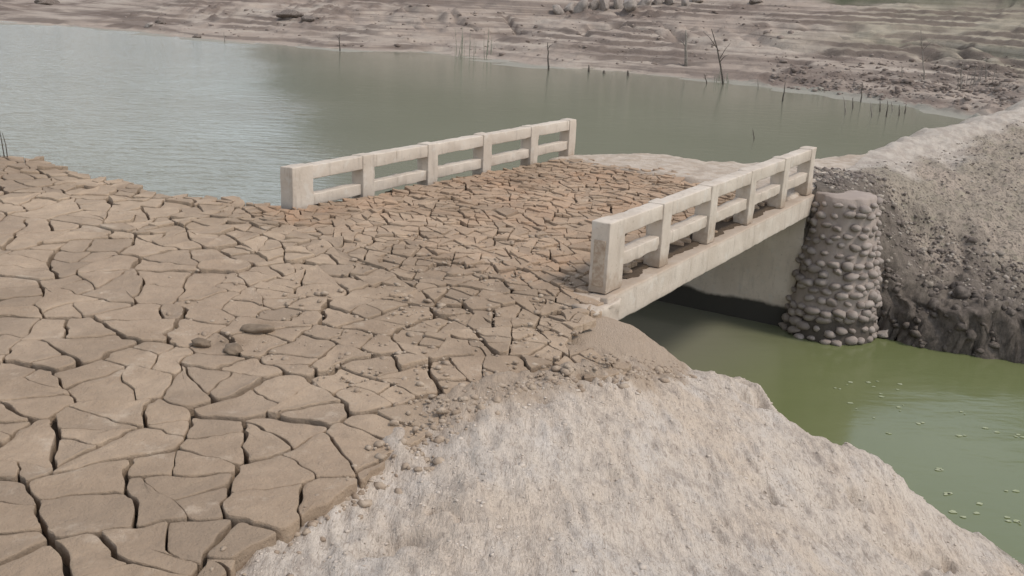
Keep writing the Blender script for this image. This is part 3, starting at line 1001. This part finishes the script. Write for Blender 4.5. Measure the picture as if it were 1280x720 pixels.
TH = 0.25
for side, y0 in ((0, 0.0), (1, BW)):
    y1 = y0 + TH
    rail = conc('railing', (0.0, BL, y0 + .012, y1 - .012, 0.70, 0.92), bridge, seed=20 + side, chip=.008)
    rail.name = 'railing'
    tag(rail, 'concrete railing on the creek side of the bridge' if side == 0 else 'concrete railing on the reservoir side, sunk in mud')
    for k in range(6):
        w = 0.46 if k in (0,) else 0.30
        c = 0.225 if k == 0 else (BL - .15 if k == 5 else BL / 5 * k)
        z0 = 0.003 if side == 0 else -0.012
        p_ = conc('post', (c - w / 2, c + w / 2, y0 - .006, y1 + .006, z0, 0.934), rail, seed=30 + k + side * 9, bev=.016)
    edges = [0.225] + [BL / 5 * k for k in range(1, 5)] + [BL - .15]
    for k in range(5):
        a = edges[k] + (.23 if k == 0 else .15) - .02; b = edges[k + 1] - .15 + .02
        conc('mid_rail', (a, b, y0 + .035, y1 - .02, 0.27, 0.46), rail, seed=50 + k + side * 9, chip=.012)
    if side == 0:
        conc('end_panel', (-0.012, 0.02, 0.045, 0.205, 0.10, 0.70), rail, M_RUSTPANEL, seed=70, bev=.006, chip=.004)

# ------------------------------------------------------------------ stone pier
pier = bpy.data.objects.new('stone_pier', None)
col.objects.link(pier)
PX, PY = vz(1046, 330, 19.7)[:2]
pier.location = (PX, PY, WATER_Z)
tag(pier, 'round tapering pier studded with cobbles at the far end of the bridge', 'pier')
R0, R1, PH = 0.92, 0.60, 2.84


def pier_r(z):
    return R0 + (R1 - R0) * z / PH


nA, nZ = 72, 44
V = []; Q = []
for k in range(nZ + 1):
    z = -1.2 + (PH + 1.2) * k / nZ
    for a in range(nA):
        th = 2 * math.pi * a / nA
        r = pier_r(z) + 0.03 * float(fbm(th * 2, z * 1.5, .5, 3, 5)) - (0.015 if k == nZ else 0)
        V.append((r * math.cos(th), r * math.sin(th), z))
top0 = len(V)
for q_ in (0.94, 0.45):
    for a in range(nA):
        th = 2 * math.pi * a / nA
        r = R1 * q_
        V.append((r * math.cos(th), r * math.sin(th), PH + .02 + .015 * float(fbm(r * math.cos(th), r * math.sin(th), .2, 2, 6))))
for k in range(nZ + 2):
    for a in range(nA):
        b = (a + 1) % nA
        Q.append((k * nA + a, k * nA + b, (k + 1) * nA + b, (k + 1) * nA + a))
me = np_mesh('core', V, Q)
bm = bmesh.new(); bm.from_mesh(me); bmesh.ops.holes_fill(bm, edges=[e for e in bm.edges if e.is_boundary and all(v.co.z > 0 for v in e.verts)]); bm.to_mesh(me); bm.free()
link('core', me, M_MORTAR, pier)


def stone_mesh(name, seed, sub=2, flat=0.7, jag=0.22, lx=1.0, ly=1.0, blocky=False):
    bm = bmesh.new()
    bmesh.ops.create_icosphere(bm, subdivisions=sub, radius=1.0)
    r = random.Random(seed)
    ox, oy = r.uniform(0, 50), r.uniform(0, 50)
    cuts = [(Vector((r.gauss(0, 1), r.gauss(0, 1), r.gauss(0, 1))).normalized(), r.uniform(.5, .7) if blocky else r.uniform(.62, .95)) for _ in range(9 if blocky else 5)]
    for v in bm.verts:
        n = v.co.normalized()
        v.co = n * (1 + jag * float(fbm(n.x * 1.2 + ox, n.y * 1.2 + n.z * 1.7 + oy, 1.0, 2, seed)))
        for cn, cdist in cuts:
            e = v.co.dot(cn) - cdist
            if e > 0: v.co -= cn * e * (.97 if blocky else .8)
        v.co.x *= lx; v.co.y *= ly; v.co.z *= flat
    me = bpy.data.meshes.new(name); bm.to_mesh(me); bm.free()
    for p in me.polygons: p.use_smooth = True
    return me


cob = [stone_mesh('cobble', 100 + k, 2, .85, .10) for k in range(7)]
for m in cob: m.materials.append(M_COBBLE)
rc = random.Random(3)
cobs = 0
nrow = 15
for k in range(nrow):
    z = 0.06 + (PH - .2) * k / (nrow - 1)
    r = pier_r(z)
    nn = int(2 * math.pi * r / 0.245)
    for a in range(nn):
        th = 2 * math.pi * (a + .5 * (k % 2)) / nn + rc.gauss(0, .03)
        if math.sin(th) > 0.42: continue                 # the back is built into the bank
        if rc.random() < .04: continue
        zz = z + rc.gauss(0, .036)
        rr_ = pier_r(zz)
        c = rc.choice(cob).copy() if False else rc.choice(cob)
        o = link('cobble', c, None, pier)
        s = rc.uniform(.085, .145) * (1.05 if z < 1.6 else 0.85)
        o.scale = (s * rc.uniform(.75, 1.0), s * rc.uniform(.9, 1.3), s * rc.uniform(.68, .92))
        o.location = ((rr_ + s * (.12 if z > .5 else -.15)) * math.cos(th), (rr_ + s * (.12 if z > .5 else -.15)) * math.sin(th), zz)
        o.rotation_euler = (rc.uniform(-.35, .35), rc.uniform(-.2, .2), th)
        cobs += 1
print('cobbles', cobs)

# ------------------------------------------------------------------ loose pieces too small to count
def scatter(name, meshes_seed, pts, mat, parent=None, label=None, cat=None, sub=1, flat=.7):
    """pts: x, y, z, size; many little lumps joined as one stuff object"""
    base = []
    for k in range(6):
        m = stone_mesh('tmp', meshes_seed + k, sub, flat, .3)
        v = np.empty(len(m.vertices) * 3, np.float32); m.vertices.foreach_get('co', v)
        f = np.empty(len(m.loops), np.int32); m.loops.foreach_get('vertex_index', f)
        base.append((v.reshape(-1, 3), f.reshape(-1, 3)))
        bpy.data.meshes.remove(m)
    Vs, Fs = [], []
    off = 0
    r = np.random.default_rng(meshes_seed)
    for (x, y, z, s) in pts:
        v, f = base[r.integers(0, 6)]
        a = r.uniform(0, 6.28); ca, sa = math.cos(a), math.sin(a)
        sc = s * np.array([r.uniform(.7, 1.3), r.uniform(.7, 1.3), r.uniform(.6, 1.1)])
        q = v * sc
        q = np.stack([q[:, 0] * ca - q[:, 1] * sa, q[:, 0] * sa + q[:, 1] * ca, q[:, 2]], -1) + (x, y, z)
        Vs.append(q); Fs.append(f + off); off += len(v)
    me = np_mesh(name, np.concatenate(Vs), np.concatenate(Fs))
    o = link(name, me, mat, parent)
    tag(o, label, cat, kind='stuff')
    return o


# crumbs of dried mud along the creek side of the flat and on the deck
r = np.random.default_rng(5)
nC = 16000
s, t = r.uniform(-4.5, BL - .5, nC), r.normal(0.6, 1.3, nC)
x, y = BX + s * BD[0] + t * BN[0], BY + s * BD[1] + t * BN[1]
ok = region_ok(x, y) & ~((s > -.3) & (t < .25)) & (r.random(nC) < np.where(s < 1.5, .3, .10)) & (poly_dist(x, y, MUD_EDGE) > -.15) & (t < 5) & ~((s > -1) & (t < -.3)) & (poly_dist(x, y, SIL) < -.45)
x, y = x[ok], y[ok]
pts = np.stack([x, y, MUD(x, y) + r.uniform(-.03, .015, len(x)), np.minimum(.05, r.lognormal(-4.1, .5, len(x)))], -1)
x, y = r.uniform(-2.4, 2.2, 14000), r.uniform(4.5, 12, 14000)
e_ = poly_dist(x, y, MUD_EDGE)
ok = ~((st(x, y)[0] > -1.7) & (st(x, y)[1] < -.1) & (e_ > .25)) & (np.abs(e_ + .05) < np.minimum(.4, np.abs(r.normal(0, .16, len(x))) + .02)) & (r.random(len(x)) < sstep(5.5, 9, y) * .8 + .12) & (poly_dist(x, y, SIL) < -.3)
x, y, e_ = x[ok], y[ok], e_[ok]
pts = np.concatenate([pts, np.stack([x, y, np.where((e_ > 0) & region_ok(x, y), MUD(x, y), bilin(*CLAYGRID, x, y)), np.minimum(.06, r.lognormal(-3.9, .55, len(x)))], -1)])
tag(scatter('mud_crumbs', 300, pts, M_CRUMB, mud_flat), 'loose crumbs of dry mud strewn near the bridge corner')
# pale clods on the near bank
x, y = r.uniform(-2, 7, 13000), r.uniform(4.5, 12.4, 13000)
ok = (poly_dist(x, y, MUD_EDGE) < -.03) & (poly_dist(x, y, SIL) < .1)
x, y = x[ok], y[ok]
pts = np.stack([x, y, bilin(*CLAYGRID, x, y), np.minimum(.04, r.lognormal(-4.8, .5, len(x)))], -1)
tag(scatter('clay_clods', 310, pts, M_CLAYCLOD, clay, flat=.5), 'small pale clods lying on the clay bank')
# clods and stubble on the right bank
x, y = r.uniform(6.2, 17, 40000), r.uniform(17.0, 28, 40000)
d = poly_dist(x, y, FOOT); dc = poly_dist(x, y, CREST); z = bilin(*RBGRID, x, y)
ok = (d > .2) & (dc < -.9) & (z > -1.75 + r.uniform(-.25, .25, len(x))) & (r.random(len(x)) < np.where(d < 2.6, .7, .22))
x, y, z, d = x[ok], y[ok], z[ok], d[ok]
sz = np.minimum(.11, r.lognormal(-3.85, .55, len(x)) * np.where(d < 2.6, 1.3, .75))
dk = r.random(len(x)) < np.where(d < 2.6, .62, .35)
P = np.stack([x, y, z, sz], -1)
tag(scatter('slope_clods', 320, P[dk], M_DARKCLOD, river_bank, flat=.8), 'dark clods and stubble over the bank beside the pier')
tag(scatter('slope_lumps', 325, P[~dk], M_BANKCLOD, river_bank, flat=.8), 'grey-brown lumps over the bank beside the pier')
x, y = r.uniform(7.5, 17, 30000), r.uniform(15.5, 21.5, 30000)
d = poly_dist(x, y, FOOT); z = bilin(*RBGRID, x, y)
ok = (z > WATER_Z - .15) & (z < -1.55) & (d < 1.2) & (d > -.5)
x, y, z = x[ok][:650], y[ok][:650], z[ok][:650]
tag(scatter('slumped_lumps', 360, np.stack([x, y, z - .04, np.minimum(.16, r.lognormal(-2.8, .5, len(x)))], -1), M_WETCLOD, river_bank, sub=2, flat=.8), 'dark wet lumps slumped along the cut face at the waterline')
# rubble on the far shore
pts = []
for k in range(1100):
    w = hit(r.uniform(960, 1275), r.triangular(66, 112, 138), far_shore)
    if w is None or w.z < WATER_Z + .1: continue
    pts.append((w.x, w.y, w.z, min(.4, r.lognormal(-2.2, .5))))
tag(scatter('shore_rubble', 330, pts, M_FARCLOD, far_shore), 'dark brown rubble along the far waterline')
pts = []
for k in range(700):
    w = hit(r.uniform(150, 1000), r.uniform(4, 80), far_shore)
    if w is None or w.z < WATER_Z + .25: continue
    pts.append((w.x, w.y, w.z, min(.4, r.lognormal(-2.2, .55))))
tag(scatter('shore_stones', 340, pts, M_FARCLOD, far_shore), 'small scattered stones on the far shore')
# thin pale flecks laid on the creek surface
bmf = bmesh.new()
rf = random.Random(9)
spots = [(1042, 487), (1055, 482), (1068, 476), (1092, 480), (1130, 482), (1064, 506), (1075, 514), (1088, 524), (1108, 496), (1124, 510), (1197, 515), (1240, 537), (1206, 541), (1180, 585), (1190, 640),
         (1225, 631), (1212, 644), (1255, 648), (1268, 655), (1188, 618), (1262, 610), (1270, 545), (1150, 530), (1105, 540), (1120, 488)]
for (px, py) in spots:
    for m in range(rf.randint(1, 3)):
        w = at(px + rf.uniform(-9, 9), py + rf.uniform(-4, 4), WATER_Z + .004)
        big = rf.uniform(.012, .036) * (1.25 if py > 600 else 1)
        vs_ = []
        k = 9; a0 = rf.uniform(0, 6)
        for j in range(k):
            a = 6.283 * j / k
            q_ = big * (0.6 + .6 * rf.random())
            vs_.append(bmf.verts.new((w[0] + 1.5 * q_ * math.cos(a), w[1] + q_ * math.sin(a) * .9, w[2])))
        bmf.faces.new(vs_)
ext = bmesh.ops.extrude_face_region(bmf, geom=bmf.faces[:])
for g in ext['geom']:
    if isinstance(g, bmesh.types.BMVert): g.co.z += .006
me = bpy.data.meshes.new('pale_flecks'); bmf.to_mesh(me); bmf.free()
tag(link('pale_flecks', me, M_FLECK), 'pale flecks on the green creek', 'scum', kind='stuff')

# ------------------------------------------------------------------ boulders and lumps one can count
rock_meshes = [stone_mesh('boulder', 400 + k, 3, .9, .3, blocky=True) for k in range(5)]
for m in rock_meshes: m.materials.append(M_ROCK)
dark_meshes = [stone_mesh('dark_boulder', 420 + k, 3, .8, .25) for k in range(3)]
for m in dark_meshes: m.materials.append(M_DARKCLOD)


def boulder(px, py, size, label, tall=1.0, dark=False, k=0, group=None, objs=None, name='boulder', wide=1.0):
    w = hit(px, py, *(objs or (far_shore,)))
    if w is None: return
    o = link(name, (dark_meshes if dark else rock_meshes)[k % (3 if dark else 5)])
    o.location = w + Vector((0, 0, size * .25 * tall))
    o.scale = (size * wide, size, size * tall)
    o.rotation_euler = (0, 0, k * 1.3)
    tag(o, label, 'boulder', group)


ORD = ['first', 'second', 'third', 'fourth', 'fifth', 'sixth', 'seventh', 'eighth', 'ninth', 'tenth', 'eleventh', 'twelfth']
for k, (px, py, s, tl) in enumerate([(697, 18, .75, 1.0), (712, 16, .6, 1.3), (727, 15, .65, 1.5), (742, 12, .6, 1.2), (756, 13, .65, 1.7), (772, 12, .7, 1.8), (788, 12, .85, 1.5), (806, 8, .65, 1.1), (822, 6, .6, 1.2), (838, 6, .7, 1.2), (856, 9, .6, 1.1), (872, 4, .8, .8)]):
    boulder(px, py - 2, s * 1.3, ORD[k] + ' block from the left in the pale rock outcrop atop the far shore', tl, False, k, 'blocks of the rock outcrop on the far shore')
boulder(247, 47, .45, 'small dark round rock beside the far waterline, alone on pale mud', .9, True, 0)
boulder(188, 33, .55, 'whitish rock on the far shore where the bank bends left', .8, False, 2)
boulder(201, 29, .6, 'dark rock right behind the whitish rock on the far shore', .7, True, 1)
boulder(944, 4, .8, 'lone dark rock at the top of the far shore right of the outcrop', .6, True, 2)
boulder(60, 5, 1.3, 'dark bushy mound of earth at the far left end of the shore', .6, True, 1, wide=1.6)
boulder(365, 20, 1.0, 'brown earth hump left of the gullies on the far shore', .7, True, 0, wide=1.5)
boulder(386, 27, .8, 'brown earth hump among the gullies on the far shore', .8, True, 2, wide=1.3)
boulder(1104, 420, .17, 'small pale wedge of rock at the foot of the cobbled pier', .8, False, 1, objs=(river_bank,))
for k, (px, py, s, lb) in enumerate([(251, 430, .085, 'dark round lump left of its flat twin on the cracked mud'), (291, 437, .095, 'dark flattened lump right of the round one on the mud'), (325, 414, .11, 'long low dark lump behind the other two')]):
    w = at(px, py, .13)
    o = link('dark_lump', stone_mesh('dark_lump', 440 + k, 3, .6, .35), M_DARKLUMP)  # dark lump set at a dark spot of the mud
    o.location = (w[0], w[1], float(MUD(w[0], w[1])) + s * .12)
    o.scale = (s * (1.5 if k == 2 else 1.05), s, s)
    tag(o, lb, 'clod')

# ------------------------------------------------------------------ dead sticks and reeds standing in and by the water
def tube(bm, pts, r0, r1, n=6):
    rings = []
    for k, p in enumerate(pts):
        f = k / (len(pts) - 1)
        r = r0 + (r1 - r0) * f
        rings.append([bm.verts.new(Vector(p) + Vector((r * math.cos(6.283 * j / n), r * math.sin(6.283 * j / n), 0))) for j in range(n)])
    for a, b in zip(rings[:-1], rings[1:]):
        for j in range(n): bm.faces.new((a[j], a[(j + 1) % n], b[(j + 1) % n], b[j]))
    bm.faces.new(rings[-1])
    bm.faces.new(rings[0][::-1])


def stick(bx_, by_, tx, ty, label, r=.05, mat=None, forks=0, seed=0, group=None, objs=None, name='dead_stick', cat='stick'):
    w = hit(bx_, by_, *(objs or (far_shore,)))
    if w is None: print('no hit', label); return
    d = ray(tx, ty); top = Vector((0, 0, CZ)) + d * (w.y / d.y)
    h = top - w
    rr = random.Random(seed)
    bm = bmesh.new()
    pts = [Vector((0, 0, -.5))]
    for k in range(1, 7):
        f = k / 6
        pts.append(h * f + Vector((rr.gauss(0, .02), rr.gauss(0, .02), 0)) * h.length * f)
    tube(bm, pts, r, r * .35)
    for k in range(forks):
        f = rr.uniform(.3, .85)
        p = h * f
        e = p + Vector((rr.choice((-1, 1)) * rr.uniform(.12, .3), rr.uniform(-.2, .2), rr.uniform(.15, .35))) * h.length
        tube(bm, [p, (p + e) / 2 + Vector((0, 0, .03 * h.length)), e], r * .5, r * .2, 5)
    me = bpy.data.meshes.new(name); bm.to_mesh(me); bm.free()
    for p in me.polygons: p.use_smooth = True
    o = link(name, me, mat or M_WOOD)
    o.location = w
    tag(o, label, cat, group)


stick(425, 64, 424, 44, 'short dark stick at the far waterline left of the reeds', .07, seed=1, forks=1)
stick(281, 53, 280, 40, 'thin pale stick on the far waterline, leftmost of the sticks', .05, M_WOODPALE, seed=2)
stick(686, 88, 684, 53, 'single dark upright stick at the far waterline right of the reeds', .085, seed=3, forks=1)
stick(736, 90, 736, 81, 'short dark stump at the far waterline, left of three', .10, seed=4, name='stump', cat='stump')
stick(755, 92, 755, 88, 'lowest dark stump at the far waterline, middle of three', .14, seed=5, name='stump', cat='stump')
stick(785, 95, 785, 88, 'thick dark stump at the far waterline, right of three', .12, seed=6, name='stump', cat='stump')
stick(858, 82, 857, 38, 'grey dead trunk standing on the far mud above the waterline', .16, M_WOODPALE, 1, seed=7)
stick(905, 106, 891, 36, 'tall leaning dead sapling rising from the far waterline', .085, seed=8, forks=3)
stick(884, 105, 880, 92, 'twiggy low stick left of the leaning sapling', .05, seed=9, forks=4)
stick(978, 127, 982, 103, 'dark leaning stick in the water right of the tall sapling', .06, seed=10)
stick(943, 175, 941, 161, 'bent twig poking from open water beyond the creek-side railing', .03, seed=11, forks=1)
stick(948, 111, 947, 98, 'pale short stick in the water just right of the tall sapling', .045, M_WOODPALE, seed=12)
for k, (px, py, h) in enumerate([(1057, 143, 22), (1066, 136, 14), (1076, 128, 24), (1090, 146, 18), (1100, 140, 14), (1108, 146, 20), (1116, 139, 12), (1124, 145, 14), (1131, 142, 12)]):
    stick(px, py, px + (k % 3 - 1) * 2, py - h, ORD[k] + ' from the left of the drowned sticks at the right end of the reservoir', .05, M_WOOD if k % 3 else M_WOODPALE, 0, 20 + k, 'drowned sticks at the right end of the reservoir')
stick(1156, 100, 1151, 38, 'tall thin bare sapling on the far rubble at right', .06, M_WOODPALE, 3, 31)
stick(1201, 112, 1203, 74, 'thin pale sapling on the rubble nearest the pale crest', .05, M_WOODPALE, 3, 32)
stick(1128, 97, 1127, 80, 'short pale twig on the far rubble left of the bare sapling', .04, M_WOODPALE, 1, 33)
stick(1232, 98, 1233, 78, 'whitish twig high on the rubble at far right', .045, M_WOODPALE, 1, 34)


def reeds(spots_, label, seed, objs=None, hpx=(14, 34), r=.035, mat=None):
    rr = random.Random(seed)
    w0 = hit(*spots_[0], *(objs or (far_shore,)))
    root = bpy.data.objects.new('reed_clump', None); col.objects.link(root)
    root.location = w0
    tag(root, label, 'reeds')
    for (px, py) in spots_:
        w = hit(px, py, *(objs or (far_shore,)))
        if w is None: continue
        h = rr.uniform(*hpx) * w.y / F_PX
        lean = Vector((rr.gauss(0, .08), rr.gauss(0, .05), 1)) * h
        bm = bmesh.new()
        tube(bm, [(0, 0, -.4), lean * .5 + Vector((rr.gauss(0, .02), 0, 0)), lean], r, r * .35, 5)
        me = bpy.data.meshes.new('stem'); bm.to_mesh(me); bm.free()
        o = link('stem', me, mat or M_REED, root)
        o.location = w - w0


rr_ = random.Random(4)
reeds([(592, 75)] + [(rr_.uniform(566, 618), 67 + (x_ % 5) * 2.2) for x_ in range(20)], 'clump of grey-green reeds at the far waterline behind the left railing', 5)
reeds([(895, 105)] + [(rr_.uniform(884, 912), rr_.uniform(100, 107)) for x_ in range(9)], 'sparse low reeds around the foot of the leaning sapling', 6, hpx=(6, 14))
reeds([(1215, 112)] + [(rr_.uniform(1195, 1240), rr_.uniform(100, 118)) for x_ in range(12)], 'wispy pale dry stalks on the dark rubble at right', 8, hpx=(10, 26), r=.03, mat=M_WOODPALE)
# dry stalks on the mud edge at the left margin
w = at(6, 196, .45)
root = bpy.data.objects.new('dry_stalks', None); col.objects.link(root)
root.location = w
tag(root, 'thin dry stalks on the mud edge at the left margin of the picture', 'plant')
for (dx, h) in ((0, .62), (.05, .42), (-.06, .3)):
    bm = bmesh.new()
    tube(bm, [(dx, 0, -.1), (dx * 1.4 - .03, .0, h * .5), (dx * 1.2 - .06, 0, h)], .012, .005, 5)
    me = bpy.data.meshes.new('stem'); bm.to_mesh(me); bm.free()
    link('stem', me, M_WOOD, root)
